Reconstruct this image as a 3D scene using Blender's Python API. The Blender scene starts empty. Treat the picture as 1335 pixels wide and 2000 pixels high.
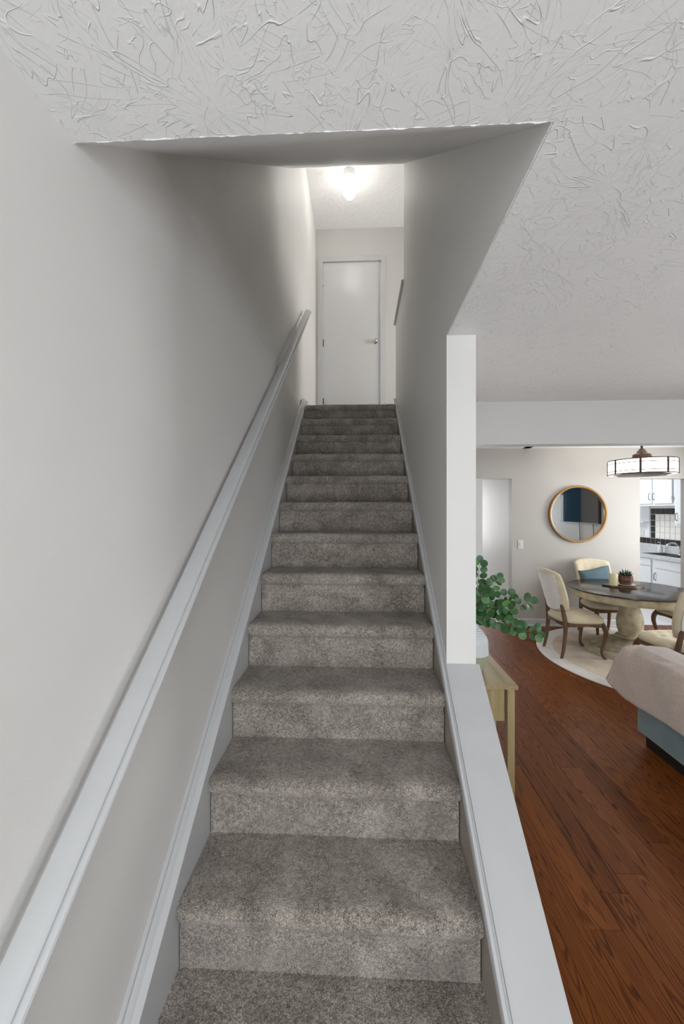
import bpy, bmesh, math, random
from mathutils import Vector, Matrix, Euler, noise
random.seed(7)
PI = math.pi
scene = bpy.context.scene
C = scene.collection

# ------------------------------------------------------------------ camera, world, light, exposure
YAW = math.atan(34.5 / 760.0)
cam_d = bpy.data.cameras.new('camera'); cam = bpy.data.objects.new('camera', cam_d); C.objects.link(cam)
cam.location = (0, 0, 1.56); cam.rotation_euler = (PI / 2, 0, YAW)
cam_d.sensor_fit = 'HORIZONTAL'; cam_d.sensor_width = 36.0; cam_d.lens = 36.0 * 760 / 1335
cam_d.shift_y = -2.0 / 1335; cam_d.clip_start = 0.02
scene.camera = cam

world = bpy.data.worlds.new('world'); scene.world = world; world.use_nodes = True
world.node_tree.nodes['Background'].inputs[0].default_value = (0.75, 0.85, 1.0, 1)
world.node_tree.nodes['Background'].inputs[1].default_value = 1.0
vs = scene.view_settings
vs.view_transform = 'Standard'; vs.look = 'None'; vs.exposure = 1.0; vs.gamma = 1.0; vs.use_curve_mapping = False

def area(name, loc, direction, sx, sy, power, col):
    l = bpy.data.lights.new(name, 'AREA'); l.shape = 'RECTANGLE'; l.size = sx; l.size_y = sy
    l.energy = power; l.color = col
    o = bpy.data.objects.new(name, l); C.objects.link(o); o.location = loc
    o.rotation_euler = Vector(direction).to_track_quat('-Z', 'Y').to_euler()
    return o
# daylight at the front window behind the camera; dining room, upper hall and kitchen sources are assumed
area('daylight_front_window', (3.54, -1.76, 1.45), (0, 1, 0), 1.5, 1.3, 41, (0.93, 0.97, 1.0))
area('added_stair_fill', (-0.05, -1.72, 1.12), (0, 1, 0.0), 0.78, 1.88, 26, (0.95, 0.98, 1.0))  # added source at an unseen glazed door, lights the stairs
area('assumed_dining_light', (4.73, 4.15, 1.35), (-1, 0, 0), 1.28, 1.28, 35, (0.96, 0.98, 1.0))  # source at an assumed, unseen dining window
area('assumed_upper_light', (2.16, 4.95, 3.95), (-1, 0, 0), 0.9, 1.1, 17, (1.0, 0.98, 0.95))  # added source for assumed upstairs side light, no window built
area('assumed_kitchen_light', (1.85, 8.36, 1.45), (0, -1, 0), 1.1, 1.2, 24, (0.97, 0.98, 1.0))  # added source, assumed daylight toward the passage without a built window
area('added_kitchen_fill', (4.1, 6.9, 2.43), (0, 0, -1), .6, .6, 11, (0.94, 0.98, 1.0))  # added overhead source to brighten the kitchen, no fixture in view

# ------------------------------------------------------------------ materials
def mat(name, col, rough=0.5, metal=0.0, var=0.0, vscale=6.0, bump=0.0, bscale=80.0, bdist=0.002, emit=None, estr=0, spec=0.5, sheen=0.0):
    m = bpy.data.materials.new(name); m.use_nodes = True
    nt = m.node_tree; b = nt.nodes['Principled BSDF']
    b.inputs['Base Color'].default_value = (*col, 1); b.inputs['Roughness'].default_value = rough
    b.inputs['Metallic'].default_value = metal; b.inputs['Specular IOR Level'].default_value = spec
    if sheen: b.inputs['Sheen Weight'].default_value = sheen
    g = nt.nodes.new('ShaderNodeNewGeometry')
    n = nt.nodes.new('ShaderNodeTexNoise'); n.inputs['Scale'].default_value = vscale; n.inputs['Detail'].default_value = 4
    nt.links.new(g.outputs['Position'], n.inputs['Vector'])
    mr = nt.nodes.new('ShaderNodeMapRange'); mr.inputs['From Min'].default_value = .3; mr.inputs['From Max'].default_value = .7
    mr.inputs['To Min'].default_value = 1 - var; mr.inputs['To Max'].default_value = 1 + var
    nt.links.new(n.outputs['Fac'], mr.inputs['Value'])
    mx = nt.nodes.new('ShaderNodeVectorMath'); mx.operation = 'SCALE'; mx.inputs[0].default_value = col
    nt.links.new(mr.outputs['Result'], mx.inputs['Scale']); nt.links.new(mx.outputs['Vector'], b.inputs['Base Color'])
    if bump:
        n2 = nt.nodes.new('ShaderNodeTexNoise'); n2.inputs['Scale'].default_value = bscale; n2.inputs['Detail'].default_value = 3
        nt.links.new(g.outputs['Position'], n2.inputs['Vector'])
        bp = nt.nodes.new('ShaderNodeBump'); bp.inputs['Strength'].default_value = bump; bp.inputs['Distance'].default_value = bdist
        nt.links.new(n2.outputs['Fac'], bp.inputs['Height']); nt.links.new(bp.outputs['Normal'], b.inputs['Normal'])
    if emit:
        b.inputs['Emission Color'].default_value = (*emit, 1); b.inputs['Emission Strength'].default_value = estr
    return m

class NT:
    """tiny node helper"""
    def __init__(s, m): s.t = m.node_tree; s.b = s.t.nodes['Principled BSDF']
    def n(s, typ, **kw):
        nd = s.t.nodes.new(typ)
        for k, v in kw.items():
            if k.startswith('_'): setattr(nd, k[1:], v)
        return nd
    def l(s, a, b): s.t.links.new(a, b)
    def math(s, op, a, b=None, c=None):
        nd = s.t.nodes.new('ShaderNodeMath'); nd.operation = op
        for i, x in enumerate((a, b, c)):
            if x is None: continue
            if isinstance(x, (int, float)): nd.inputs[i].default_value = x
            else: s.l(x, nd.inputs[i])
        return nd.outputs[0]
    def vmath(s, op, a, b=None):
        nd = s.t.nodes.new('ShaderNodeVectorMath'); nd.operation = op
        for i, x in enumerate((a, b)):
            if x is None: continue
            if isinstance(x, tuple): nd.inputs[i].default_value = x
            else: s.l(x, nd.inputs[i])
        return nd.outputs['Vector'] if op not in ('LENGTH', 'DOT_PRODUCT') else nd.outputs['Value']
    def noise(s, vec, scale, detail=2, rough=.5, dist=0):
        nd = s.t.nodes.new('ShaderNodeTexNoise'); nd.inputs['Scale'].default_value = scale; nd.inputs['Detail'].default_value = detail
        nd.inputs['Roughness'].default_value = rough; nd.inputs['Distortion'].default_value = dist
        s.l(vec, nd.inputs['Vector']); return nd.outputs['Fac']
    def step(s, v, a, b, ta=0., tb=1.):
        nd = s.t.nodes.new('ShaderNodeMapRange'); nd.interpolation_type = 'SMOOTHSTEP'
        for k, x in zip(('From Min', 'From Max', 'To Min', 'To Max'), (a, b, ta, tb)): nd.inputs[k].default_value = x
        s.l(v, nd.inputs['Value']); return nd.outputs['Result']
    def ramp(s, v, stops):
        nd = s.t.nodes.new('ShaderNodeValToRGB'); e = nd.color_ramp.elements
        while len(e) < len(stops): e.new(0.5)
        for i, (p, c) in enumerate(stops): e[i].position = p; e[i].color = (*c, 1)
        s.l(v, nd.inputs['Fac']); return nd.outputs['Color']
    def bump(s, h, strength, dist):
        nd = s.t.nodes.new('ShaderNodeBump'); nd.inputs['Strength'].default_value = strength; nd.inputs['Distance'].default_value = dist
        s.l(h, nd.inputs['Height']); s.l(nd.outputs['Normal'], s.b.inputs['Normal'])

def mat_ceiling():
    """stomped plaster: bursts of thin radiating ridges"""
    m = mat('stomped_plaster_ceiling', (0.88, 0.88, 0.875), 0.6); k = NT(m)
    g = k.n('ShaderNodeNewGeometry'); pos = g.outputs['Position']
    flat = k.vmath('MULTIPLY', pos, (1, 1, 0.0))
    warp = k.n('ShaderNodeTexNoise'); warp.inputs['Scale'].default_value = 3.5; k.l(flat, warp.inputs['Vector'])
    w = k.vmath('SCALE', k.vmath('SUBTRACT', warp.outputs['Color'], (.5, .5, .5)))
    w.node.inputs['Scale'].default_value = 0.10
    flat = k.vmath('ADD', flat, w)
    layers = []
    for sc, off, am, rm in ((2.3, (0, 0, 0), 4.0, 1.2), (3.3, (3.3, 7.1, 0), 3.4, 1.4), (2.7, (8.7, 1.9, 0), 2.6, 3.2), (5.5, (1.7, 4.9, 0), 3.2, 1.8)):
        s_ = k.vmath('SCALE', k.vmath('ADD', flat, off)); s_.node.inputs['Scale'].default_value = sc
        vo = k.n('ShaderNodeTexVoronoi'); vo.voronoi_dimensions = '2D'; vo.inputs['Scale'].default_value = 1; vo.inputs['Randomness'].default_value = 1.0
        k.l(s_, vo.inputs['Vector'])
        loc = k.vmath('SUBTRACT', s_, vo.outputs['Position'])
        sx = k.n('ShaderNodeSeparateXYZ'); k.l(loc, sx.inputs[0])
        ang = k.math('ARCTAN2', sx.outputs['Y'], sx.outputs['X'])
        rad = k.vmath('LENGTH', loc)
        cid = k.vmath('DOT_PRODUCT', vo.outputs['Position'], (17.3, 31.7, 0))
        cv = k.n('ShaderNodeCombineXYZ'); k.l(k.math('MULTIPLY', ang, am), cv.inputs[0]); k.l(k.math('MULTIPLY', rad, rm), cv.inputs[1]); k.l(cid, cv.inputs[2])
        nz = k.noise(cv.outputs[0], 1.25, 1.4, .45, .08)
        line = k.step(k.math('ABSOLUTE', k.math('SUBTRACT', nz, .5)), 0.0, 0.0085, 1, 0)
        brk = k.step(k.noise(flat, 11.0 + sc, 2), .43, .56)
        layers.append(k.math('MULTIPLY', line, brk))
    h = k.math('MAXIMUM', layers[0], k.math('MULTIPLY', layers[1], .8))
    h = k.math('MAXIMUM', h, k.math('MULTIPLY', layers[2], .6))
    h = k.math('MAXIMUM', h, k.math('MULTIPLY', layers[3], .5))
    h = k.math('ADD', h, k.math('MULTIPLY', k.noise(pos, 60, 3), .5))
    k.bump(h, 0.8, 0.0024)
    return m

def mat_carpet():
    m = mat('heather_carpet', (.2, .18, .15), 0.95, spec=.1, sheen=.3); k = NT(m)
    g = k.n('ShaderNodeNewGeometry'); pos = g.outputs['Position']
    f1 = k.noise(pos, 260, 2, .65); f2 = k.noise(pos, 70, 2, .5); patch = k.noise(pos, 6, 3, .6, .8)
    v = k.math('ADD', k.math('MULTIPLY', f1, .75), k.math('MULTIPLY', f2, .25))
    v = k.math('ADD', v, k.math('MULTIPLY', k.math('SUBTRACT', patch, .5), .30))
    col = k.ramp(v, [(.31, (.065, .054, .046)), (.43, (.215, .183, .155)), (.53, (.36, .315, .273)), (.66, (.64, .585, .52))])
    k.l(col, k.b.inputs['Base Color'])
    k.bump(k.math('ADD', f1, k.math('MULTIPLY', f2, .6)), 1.0, 0.006)
    return m

def mat_oak_floor():
    m = mat('stained_oak', (.1, .04, .02), 0.40, spec=.14); k = NT(m)
    g = k.n('ShaderNodeNewGeometry'); oi = k.n('ShaderNodeObjectInfo')
    off = k.n('ShaderNodeCombineXYZ'); k.l(k.math('MULTIPLY', oi.outputs['Random'], 37.0), off.inputs[0]); k.l(k.math('MULTIPLY', oi.outputs['Random'], 91.0), off.inputs[1])
    p = k.vmath('ADD', g.outputs['Position'], off.outputs[0])
    big = k.noise(k.vmath('MULTIPLY', p, (9.0, .55, 1)), 1.0, 2.0, .45, .15)
    rings = k.math('SINE', k.math('MULTIPLY', big, 190.0))
    fine = k.noise(k.vmath('MULTIPLY', p, (330, 11, 1)), 1.0, 3, .6)
    tone = k.noise(k.vmath('MULTIPLY', p, (3, .5, 1)), 1.0, 2)
    v = k.math('ADD', k.math('MULTIPLY', k.step(rings, .1, .98), -.25), k.math('MULTIPLY', fine, .55))
    v = k.math('ADD', v, k.math('MULTIPLY', tone, .35))
    v = k.math('ADD', v, k.math('MULTIPLY', k.math('SUBTRACT', oi.outputs['Random'], .5), .14))
    col = k.ramp(v, [(.06, (.042, .0095, .0010)), (.24, (.112, .029, .0040)), (.38, (.165, .046, .0075)), (.70, (.26, .082, .016))])
    k.l(col, k.b.inputs['Base Color'])
    k.l(k.step(v, .1, .6, .42, .30), k.b.inputs['Roughness'])
    k.bump(k.math('ADD', k.math('MULTIPLY', fine, .5), k.math('MULTIPLY', rings, .06)), .35, .001)
    return m

def mat_wood(name, c0, c1, rough=.45, axis=1, scale=1.0):
    m = mat(name, c0, rough); k = NT(m)
    g = k.n('ShaderNodeNewGeometry')
    sc = [26 * scale] * 3; sc[axis] = 2.2 * scale
    p = k.vmath('MULTIPLY', g.outputs['Position'], tuple(sc))
    v = k.noise(p, 1.0, 4, .6, 1.2)
    k.l(k.ramp(v, [(.3, c0), (.7, c1)]), k.b.inputs['Base Color'])
    return m

def mat_wall(name, col, var=.015):
    m = mat(name, col, 0.55, var=var, vscale=2.0); k = NT(m)
    g = k.n('ShaderNodeNewGeometry'); pos = g.outputs['Position']
    sz = k.n('ShaderNodeSeparateXYZ'); k.l(pos, sz.inputs[0])
    rough_zone = k.step(sz.outputs['Z'], 2.45, 2.9)          # hand-trowelled plaster in the stairwell above the ceiling line
    h = k.math('ADD', k.math('MULTIPLY', k.noise(pos, 320, 2), .12), k.math('MULTIPLY', k.noise(pos, 3.2, 2), 2.2))
    h = k.math('ADD', h, k.math('MULTIPLY', k.math('MULTIPLY', k.noise(pos, 38, 4, .6, .5), rough_zone), .9))
    k.bump(h, .45, .004)
    return m

M = {}
M['wall'] = mat_wall('warm_grey_wall_paint', (.78, .768, .742))
M['wall_dining'] = mat_wall('greige_dining_wall_paint', (.44, .415, .385))
M['white_wall'] = mat_wall('white_wall_paint', (.58, .57, .555))
M['ceiling'] = mat_ceiling()
M['trim'] = mat('white_gloss_trim_paint', (.54, .545, .55), .36, var=.02, vscale=9, bump=.12, bscale=60, bdist=.001)
M['door'] = mat('white_door_paint', (.62, .62, .625), .3, var=.01, bump=.25, bscale=14, bdist=.002)
M['carpet'] = mat_carpet()
M['oak'] = mat_oak_floor()
M['subfloor'] = mat('dark_floor_seam', (.018, .008, .004), .7)
M['chrome'] = mat('polished_chrome', (.62, .61, .60), .12, 1.0)
M['hinge'] = mat('dark_steel_hinge', (.12, .115, .11), .4, .8)
M['globe'] = mat('lit_opal_globe', (.9, .9, .88), .4, emit=(1, .965, .91), estr=8)
M['porcelain'] = mat('white_porcelain', (.8, .8, .79), .3)
M['console'] = mat_wood('pale_oak_laminate', (.30, .225, .105), (.46, .37, .20), .45, axis=2, scale=.8)
M['console_top'] = mat_wood('pale_oak_laminate_top', (.28, .205, .10), (.45, .35, .19), .4, axis=1, scale=.8)
M['vase_white'] = mat('matte_white_ceramic', (.66, .69, .71), .6, bump=.3, bscale=200)
M['vase_green'] = mat('sage_glaze', (.40, .42, .31), .45)
M['leaf'] = mat('eucalyptus_leaf', (.030, .105, .028), .42, var=.35, vscale=22)
M['leaf_pale'] = mat('pale_eucalyptus_leaf', (.085, .19, .06), .5, var=.3, vscale=22)
M['stem'] = mat('eucalyptus_stem', (.16, .12, .07), .6, var=.3, vscale=30)
M['rug'] = mat('oatmeal_rug_pile', (.68, .58, .47), .95, var=.16, vscale=5, bump=.6, bscale=260, bdist=.004)
M['rug_edge'] = mat('cream_rug_border', (.76, .73, .69), .95, var=.08, vscale=9, bump=.6, bscale=260, bdist=.004)
M['linen'] = mat('cream_linen', (.66, .575, .41), .9, var=.07, vscale=14, bump=.4, bscale=500, bdist=.001, sheen=.2)
M['linen_daylit'] = mat('daylit_linen', (.84, .84, .81), .9, var=.05, vscale=14, bump=.4, bscale=500, bdist=.001, sheen=.2)  # chair linen with cool daylight put into the colour
M['chair_wood'] = mat_wood('brown_weathered_oak', (.085, .045, .022), (.19, .105, .055), .5, axis=2, scale=1.4)
M['table_top'] = mat_wood('espresso_table_top', (.012, .008, .006), (.024, .015, .011), .2, axis=1)
M['table_base'] = mat('antique_cream_paint', (.50, .44, .30), .55, var=.28, vscale=13)
M['pillow'] = mat('slate_blue_fabric', (.11, .17, .20), .9, var=.08, vscale=20, bump=.4, bscale=400, bdist=.001)
M['tray'] = mat_wood('walnut_slab', (.045, .020, .010), (.14, .065, .03), .4, axis=0)
M['candle'] = mat('ivory_wax', (.72, .64, .40), .5)
M['pot'] = mat('brown_glazed_pot', (.12, .055, .04), .22, var=.4, vscale=25)
M['saucer'] = mat('cream_saucer', (.62, .56, .46), .4)
M['succulent'] = mat('dark_succulent_leaf', (.02, .045, .018), .5, var=.3, vscale=40)
M['soil'] = mat('dark_soil', (.02, .015, .01), .9)
M['bronze'] = mat('oil_rubbed_bronze', (.055, .032, .020), .35, .6)
M['shade'] = mat('lit_opal_glass', (.9, .88, .82), .4, emit=(1, .93, .82), estr=2.6)
M['gold'] = mat('gold_frame', (.33, .19, .07), .35, .6)
M['mirror'] = mat('silvered_glass', (.86, .90, .90), .015, 1.0)
M['plate'] = mat('ivory_switch_plate', (.62, .60, .57), .4)
M['sofa'] = mat('slate_velvet', (.13, .195, .215), .85, var=.10, vscale=9, sheen=.5, bump=.2, bscale=300, bdist=.001)
M['black'] = mat('black_leg', (.008, .007, .007), .5)
M['blanket'] = mat('taupe_fleece', (.56, .45, .38), .95, var=.10, vscale=60, sheen=.7, bump=1.0, bscale=210, bdist=.006)
M['cab'] = mat('white_cabinet_paint', (.76, .79, .82), .35)
M['tile_w'] = mat('white_glazed_tile', (.78, .77, .73), .15)
M['tile_b'] = mat('black_glazed_tile', (.012, .012, .014), .15)
M['grout'] = mat('pale_grout', (.74, .73, .71), .9)
M['counter'] = mat('speckled_laminate', (.56, .58, .61), .3, var=.25, vscale=55)
M['steel'] = mat('brushed_steel', (.42, .42, .42), .25, 1.0)
M['soap'] = mat('clear_soap_bottle', (.62, .68, .68), .2)
M['ktile'] = mat('white_vinyl_floor', (.70, .70, .72), .3)
M['screen'] = mat('black_glossy_screen', (.012, .014, .016), .04, spec=1.0)
M['screen'].node_tree.nodes['Principled BSDF'].inputs['IOR'].default_value = 2.3
M['blackplastic'] = mat('black_plastic', (.01, .01, .01), .4)
M['curtain'] = mat('blue_curtain', (.06, .18, .30), .85)
M['blind'] = mat('white_blind', (.8, .8, .8), .5)
M['basket'] = mat('grey_rope', (.42, .40, .37), .9, var=.3, vscale=70)
M['view_panel'] = mat('dark_blue_panel', (.02, .045, .07), .3)
M['cable'] = mat('black_cable', (.01, .01, .01), .5)

# ------------------------------------------------------------------ mesh helpers
def add_box(bm, x0, x1, y0, y1, z0, z1, mx=None):
    v = [bm.verts.new(p) for p in ((x0, y0, z0), (x1, y0, z0), (x1, y1, z0), (x0, y1, z0), (x0, y0, z1), (x1, y0, z1), (x1, y1, z1), (x0, y1, z1))]
    if mx is not None:
        for w in v: w.co = mx @ w.co
    for f in ((3, 2, 1, 0), (4, 5, 6, 7), (0, 1, 5, 4), (1, 2, 6, 5), (2, 3, 7, 6), (3, 0, 4, 7)): bm.faces.new([v[i] for i in f])
def bx(*a, bevel=0.0, seg=2):
    bm = bmesh.new(); add_box(bm, *a)
    if bevel: bmesh.ops.bevel(bm, geom=bm.edges[:], offset=bevel, segments=seg, affect='EDGES', profile=.5)
    return bm
def add_prism(bm, pts, axis, a, b):
    """closed polygon pts (2D) extruded along axis: 'x' pts=(y,z); 'y' pts=(x,z); 'z' pts=(x,y)"""
    def P(p, t): return (t, p[0], p[1]) if axis == 'x' else (p[0], t, p[1]) if axis == 'y' else (p[0], p[1], t)
    A = [bm.verts.new(P(p, a)) for p in pts]; B = [bm.verts.new(P(p, b)) for p in pts]
    n = len(pts)
    bm.faces.new(A); bm.faces.new(B[::-1])
    for i in range(n): bm.faces.new((A[i], B[i], B[(i + 1) % n], A[(i + 1) % n]))
def prism(pts, axis, a, b, bevel=0):
    bm = bmesh.new(); add_prism(bm, pts, axis, a, b); bmesh.ops.recalc_face_normals(bm, faces=bm.faces[:])
    if bevel: bmesh.ops.bevel(bm, geom=bm.edges[:], offset=bevel, segments=2, affect='EDGES', profile=.5)
    return bm
def add_lathe(bm, prof, cx, cy, n=32, z0=0.0):
    rings = []
    for r, z in prof:
        rings.append([bm.verts.new((cx + r * math.cos(2 * PI * i / n), cy + r * math.sin(2 * PI * i / n), z0 + z)) for i in range(n)] if r > 1e-6 else [bm.verts.new((cx, cy, z0 + z))])
    for a, b in zip(rings, rings[1:]):
        for i in range(n):
            j = (i + 1) % n
            if len(a) == 1 and len(b) == 1: continue
            if len(a) == 1: bm.faces.new((a[0], b[j], b[i]))
            elif len(b) == 1: bm.faces.new((a[i], a[j], b[0]))
            else: bm.faces.new((a[i], a[j], b[j], b[i]))
def lathe(prof, cx=0, cy=0, n=32, z0=0.0):
    bm = bmesh.new(); add_lathe(bm, prof, cx, cy, n, z0); bmesh.ops.recalc_face_normals(bm, faces=bm.faces[:]); return bm
def add_tube(bm, pts, rad, n=8, sq=False):
    pts = [Vector(p) for p in pts]; L = len(pts)
    rad = rad if isinstance(rad, (list, tuple)) else [rad] * L
    rings = []; up = None
    for i, p in enumerate(pts):
        t = (pts[min(i + 1, L - 1)] - pts[max(i - 1, 0)]).normalized()
        if up is None:
            up = Vector((0, 1, 0)) if abs(t.y) < .9 else Vector((1, 0, 0))
        u = (up - t * up.dot(t)).normalized(); w = t.cross(u); up = u
        ring = []
        for k in range(n):
            a = 2 * PI * (k + .5) / n
            c, s = math.cos(a), math.sin(a)
            if sq: q = 1 / max(abs(c), abs(s)) * .82; c *= q; s *= q
            ring.append(bm.verts.new(p + (u * c + w * s) * rad[i]))
        rings.append(ring)
    for a, b in zip(rings, rings[1:]):
        for k in range(n): bm.faces.new((a[k], a[(k + 1) % n], b[(k + 1) % n], b[k]))
    bm.faces.new(rings[0][::-1]); bm.faces.new(rings[-1])
def tube(pts, rad, n=8, sq=False):
    bm = bmesh.new(); add_tube(bm, pts, rad, n, sq); bmesh.ops.recalc_face_normals(bm, faces=bm.faces[:]); return bm
def smooth_path(pts, k=6):
    out = []; P = [Vector(p) for p in pts]
    for i in range(len(P) - 1):
        p0, p1, p2, p3 = P[max(i - 1, 0)], P[i], P[i + 1], P[min(i + 2, len(P) - 1)]
        for j in range(k):
            t = j / k
            out.append(.5 * ((2 * p1) + (p2 - p0) * t + (2 * p0 - 5 * p1 + 4 * p2 - p3) * t * t + (3 * p1 - p0 - 3 * p2 + p3) * t ** 3))
    out.append(P[-1]); return out
def lerp_list(vals, n):
    out = []
    for i in range(n):
        t = i / (n - 1) * (len(vals) - 1); k = min(int(t), len(vals) - 2); out.append(vals[k] + (vals[k + 1] - vals[k]) * (t - k))
    return out
def add_sweep(bm, prof, path):
    """profile of (x, dz) swept along path of (y, z): a moulding that climbs with the stair"""
    rings = [[bm.verts.new((x, y, z + dz)) for x, dz in prof] for y, z in path]
    n = len(prof)
    for a, b in zip(rings, rings[1:]):
        for k in range(n): bm.faces.new((a[k], a[(k + 1) % n], b[(k + 1) % n], b[k]))
    bm.faces.new(rings[0]); bm.faces.new(rings[-1][::-1])
def sweep(prof, path):
    bm = bmesh.new(); add_sweep(bm, prof, path); bmesh.ops.recalc_face_normals(bm, faces=bm.faces[:]); return bm
def add_sphere(bm, c, r, sx=1, sy=1, sz=1, u=12, v=8):
    bmesh.ops.create_uvsphere(bm, u_segments=u, v_segments=v, radius=1, matrix=Matrix.Translation(c) @ Matrix.Diagonal((r * sx, r * sy, r * sz, 1)))

def obj(name, bm, m, parent=None, smooth=False, angle=None):
    me = bpy.data.meshes.new(name); bm.to_mesh(me); bm.free()
    me.materials.append(M[m] if isinstance(m, str) else m)
    if smooth:
        for p in me.polygons: p.use_smooth = True
        if angle:
            me.set_sharp_from_angle(angle=math.radians(angle))
    o = bpy.data.objects.new(name, me); C.objects.link(o)
    if parent: o.parent = parent
    return o
def tag(o, label, cat, group=None):
    o['label'] = label; o['category'] = cat
    if group: o['group'] = group
    return o
def thing(name, label, cat, loc=(0, 0, 0), rotz=0, group=None):
    o = bpy.data.objects.new(name, None); C.objects.link(o); o.empty_display_size = .1
    o.location = loc; o.rotation_euler = (0, 0, rotz)
    return tag(o, label, cat, group)
def struct(name, bm, m, label=None, parent=None, smooth=False, angle=None):
    o = obj(name, bm, m, parent, smooth, angle)
    if parent is None: o['kind'] = 'structure'
    if label: o['label'] = label
    return o
def dup_tree(root):
    r = root.copy(); C.objects.link(r)
    for ch in list(root.children):
        c = ch.copy(); C.objects.link(c); c.parent = r
        for g in ch.children:
            d = g.copy(); C.objects.link(d); d.parent = c
    return r

# ------------------------------------------------------------------ key dimensions
XL, XR, XW = -0.66, 0.42, 0.56         # stairwell left wall, stairwell right wall, its living-room face
ZC, YO, YP = 2.41, 0.87, 1.905         # living-room ceiling, ceiling edge over the stair, end of the full-height wall (post)
YB, YF, XE = 5.394, -1.60, 4.60        # dining back wall, front wall, living-room right wall
ZU, YU, ZUC = 2.739, 5.95, 5.88        # upper floor, upper back wall, upper ceiling
CRE = [1.288 + .2755 * k for k in range(13)]
ZT = [.017 + .2315 * k for k in range(7)] + [1.406 + .2222 * k for k in range(1, 7)]
SLOPE = .787

# ------------------------------------------------------------------ the setting
# oak floor: one dark bed and every plank a piece of its own
fl = struct('floor', bx(XW - .10, XE, YF, YB + .12, -.12, -.012), 'subfloor', 'dark stained oak plank floor')
PW = .1198
bm = bmesh.new()
t = PW / 2; e = .0012; d = .0016
lo = [bm.verts.new(p) for p in ((-t, 0, -.012), (t, 0, -.012), (t, 1, -.012), (-t, 1, -.012))]
md = [bm.verts.new(p) for p in ((-t + .0002, .0002, -d), (t - .0002, .0002, -d), (t - .0002, .9998, -d), (-t + .0002, .9998, -d))]
tp = [bm.verts.new(p) for p in ((-t + e, .0012, 0), (t - e, .0012, 0), (t - e, .9988, 0), (-t + e, .9988, 0))]
bm.faces.new(tp)
for A, B in ((lo, md), (md, tp)):
    for i in range(4): bm.faces.new((A[i], A[(i + 1) % 4], B[(i + 1) % 4], B[i]))
pl0 = obj('plank', bm, 'oak', fl)
rp = random.Random(11)
first = True; row = 0
x = .978 - 4 * PW + PW / 2
while x + PW / 2 < XE + .02:
    seams = [YF]
    anchor = 1.638 if abs(x - (.978 + PW / 2)) < .01 else 1.726 if abs(x - (.978 + 1.5 * PW)) < .01 else None
    y = YF + rp.uniform(.3, 1.2)
    if anchor: seams += [anchor - 1.15 - rp.uniform(0, .3), anchor]; y = anchor + rp.uniform(.9, 1.6)
    while y < YB - .25: seams.append(y); y += rp.uniform(.85, 1.9)
    seams.append(YB + .12)
    for a, b in zip(seams, seams[1:]):
        p = pl0 if first else pl0.copy()
        if not first: C.objects.link(p); p.parent = fl
        first = False
        p.location = (x, a, rp.uniform(-.0006, .0004)); p.scale = (1, b - a, 1)
    x += PW; row += 1
# carpeted ground at the foot of the stair
struct('floor', bx(XL, XR, YF, YU, -.12, ZT[0]), 'carpet', 'grey-brown carpet at the foot of the stairs')
# kitchen floor
struct('floor', bx(1.0, 5.3, YB + .12, 8.4, -.12, 0), 'ktile', 'white vinyl kitchen floor')
# upper hall floor
bm = bx(XR + .02, 2.2, 3.80, YU, ZC + .13, ZU); add_box(bm, XL, XR + .02, CRE[12] + .02, YU, ZC + .13, ZU - .004)
struct('floor', bm, 'carpet', 'carpeted floor of the upper hall')

# left stairwell wall, with a shallow swell shaped to catch the globe light where the upper storey begins
bm = prism([(XL, 0), (XL, 2.70), (XL - .016, 2.80), (XL - .016, ZUC), (XL - .14, ZUC), (XL - .14, 0)], 'y', YF, YU)
struct('wall_left', bm, 'wall', 'tall pale grey wall on the handrail side of the stairs')
# right stairwell wall: knee wall, full-height wall and upper storey in one outline
slopeY = lambda y: .795 + SLOPE * (y - YP)            # top of the knee wall under its cap
outline = [(YF + .9, 0), (YF + .9, .04), (.93, .04), (YP, slopeY(YP)), (YP, ZC), (YO, ZC), (YO, ZC + .01)]
outline = [(.945, 0), (.945, slopeY(.945)), (YP, slopeY(YP)), (YP, ZC + .003), (YO + .004, ZC + .003), (YO + .004, ZC + .03), (3.74, 4.97), (3.74, 3.74), (4.56, 3.74), (4.56, ZU - .01), (YB + .12, ZC + .13), (YB + .12, 0)]
bm = prism(outline, 'x', XR, XW)
struct('wall_stair', bm, 'wall', 'pale grey wall between stairs and living room, ending in a post')
# wall end (post) corner bead is the wall itself; ragged plaster along the ceiling edge
def ragged(path, r, seed):
    bm = bmesh.new(); rr = random.Random(seed); pts = []; rad = []
    for a, b in zip(path, path[1:]):
        a = Vector(a); b = Vector(b); n = max(2, int((b - a).length / .012))
        for i in range(n):
            p = a.lerp(b, i / n); p += Vector((rr.uniform(-1, 1), rr.uniform(-1, 1), rr.uniform(-1, 1))) * r * .5
            pts.append(p); rad.append(r * rr.uniform(.5, 1.15) * (1.4 if rr.random() < .06 else 1))
    add_tube(bm, pts, rad, 5); return bm
# living-room ceiling (L-shaped around the stairwell)
bm = prism([(XL, YF), (XE, YF), (XE, YB + .12), (XW - .02, YB + .12), (XW - .02, YP - .002), (XR + .004, YP - .002), (XR + .004, YO), (XL, YO)], 'z', ZC, ZC + .13)
cl = struct('ceiling', bm, 'ceiling', 'white stomped-plaster living room ceiling')
struct('plaster_edge', ragged([(XL, YO, ZC + .001), (XR, YO, ZC + .001)], .0022, 3), 'ceiling', 'ragged plaster lip along the ceiling edge', cl)
struct('plaster_edge', ragged([(XR + .001, YO, ZC + .001), (XR + .001, YP, ZC + .001)], .002, 4), 'ceiling', 'ragged plaster lip along the ceiling edge', cl)
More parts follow.
